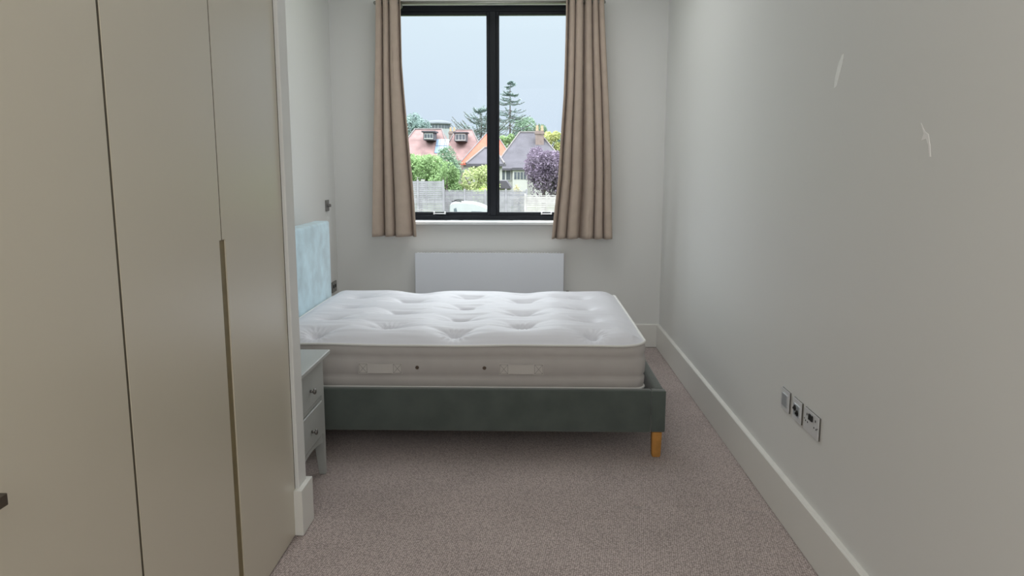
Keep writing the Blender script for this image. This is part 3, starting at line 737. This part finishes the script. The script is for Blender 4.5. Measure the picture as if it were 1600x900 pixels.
hB = house('red tiled house with dormer and cream chimney pots, nearer the mullion', px(693, YB2), px(762, YB2), YB2-4, YB2+5, pz(250, YB2-2), pz(203, YB2+.5), px(712, YB2), px(738, YB2), M_redroof, M_brick)
dormer(hB, px(720, YB2-2.7), YB2-2.9, pz(221, YB2-2.9), 1.4, .95)
chimney(hB, px(707, YB2), YB2+.4, pz(222, YB2), pz(205, YB2), .8)
hC = house('small house with a bright orange tiled hipped roof beside the mullion', px(722, 80), px(806, 80), 77.5, 86, pz(255, 78), pz(203, 81.5), px(765, 81.5), px(771, 81.5), M_orange, M_render)
hE = house('low grey roofed bungalow end in front of the orange roof', px(733, 57), px(790, 57), 54, 58.5, pz(256, 56), pz(231, 56), px(757, 56), px(772, 56), M_greyroof, M_render)
hD = house('white house with grey hipped roof and chimney right of the mullion', px(774, 70), px(885, 72), 66, 76, pz(263, 68), pz(207, 71), px(812, 71), px(842, 71), M_greyroof, M_render)
chimney(hD, px(843, 69), 69.6, pz(235, 69), pz(204, 69), .75)
yw = 66.35
window(hD, px(790, yw), pz(273, yw), .95, 1.0, yw-.02); 
bm = new(); box(bm, px(801, 65), px(824, 65), 65.3, 66.36, GZ, pz(266, 65.5)); by = obj('bay', bm, M_render, hD)
bm = new(); box(bm, px(800, 65), px(825, 65), 65.15, 66.36, pz(266, 65.5), pz(262, 65.5)); obj('bay_roof', bm, M_greyroof, by)
bm = new()
for k in range(4):
    a = px(803.5+k*5, 65.3); box(bm, a, a+.2, 65.27, 65.299, pz(280, 65.3), pz(269, 65.3))
obj('bay_panes', bm, M_wglass, by)
# small lean-to outbuilding roof
ob = thing('shed', 'small shed with a dark pitched roof below the white house', 'shed', (px(788, 50), 50, GZ))
xa, xb = px(774, 49), px(800, 49)
one('walls', M_render, ob, xa+.1, xb-.1, 48.2, 50.4, GZ, pz(294, 49)-.02)
bm = new(); prism(bm, [(xa, pz(294, 49)), (xb, pz(294, 49)), (xb-.35, pz(282, 49)), (xa+.3, pz(282, 49))], 'y', 48, 50.6); obj('roof', bm, M_greyroof, ob)

# far building with a shallow domed roof
fb_ = thing('domed_building', 'far round building with a shallow dark dome above the red roofs', 'building', (px(685, 150), 150, GZ))
R_ = 21/1170*150; zc_ = pz(194, 150)
bm = new(); cone(bm, (px(685, 150), 150, GZ), (px(685, 150), 150, zc_-.05), R_*.9, R_*.9, 40); w0 = obj('drum', bm, mat('drum_wall', (0.275, 0.29, 0.3), .8, .1, var=(1, .04)), fb_)
bm = new()
for k in range(24):
    a = 2*math.pi*k/24; cx, cy = px(685, 150)+math.cos(a)*R_*.9, 150+math.sin(a)*R_*.9
    q = Vector((-math.sin(a), math.cos(a), 0)); n_ = Vector((math.cos(a), math.sin(a), 0)); c = Vector((cx, cy, 0))
    vs_ = [bm.verts.new(c+q*s*.24+n_*o_+Vector((0, 0, z))) for z in (zc_-.85, zc_-.2) for s in (-1, 1) for o_ in (-.03, .05)]
    for f in ((0, 1, 3, 2), (4, 6, 7, 5), (1, 5, 7, 3), (0, 2, 6, 4), (0, 4, 5, 1), (2, 3, 7, 6)): bm.faces.new([vs_[i] for i in f])
obj('drum_windows', bm, M_wglass, w0)
bm = new(); q = bmesh.ops.create_uvsphere(bm, u_segments=40, v_segments=20, radius=1)
for v in q['verts']: v.co = Vector((px(685, 150)+v.co.x*R_, 150+v.co.y*R_, zc_+max(0, v.co.z)*.75 - (.12 if v.co.z < 0 else 0)))
obj('dome', bm, mat('dome_lead', (0.1, 0.11, 0.12), .7, .2, var=(1, .1)), fb_, smooth=False)
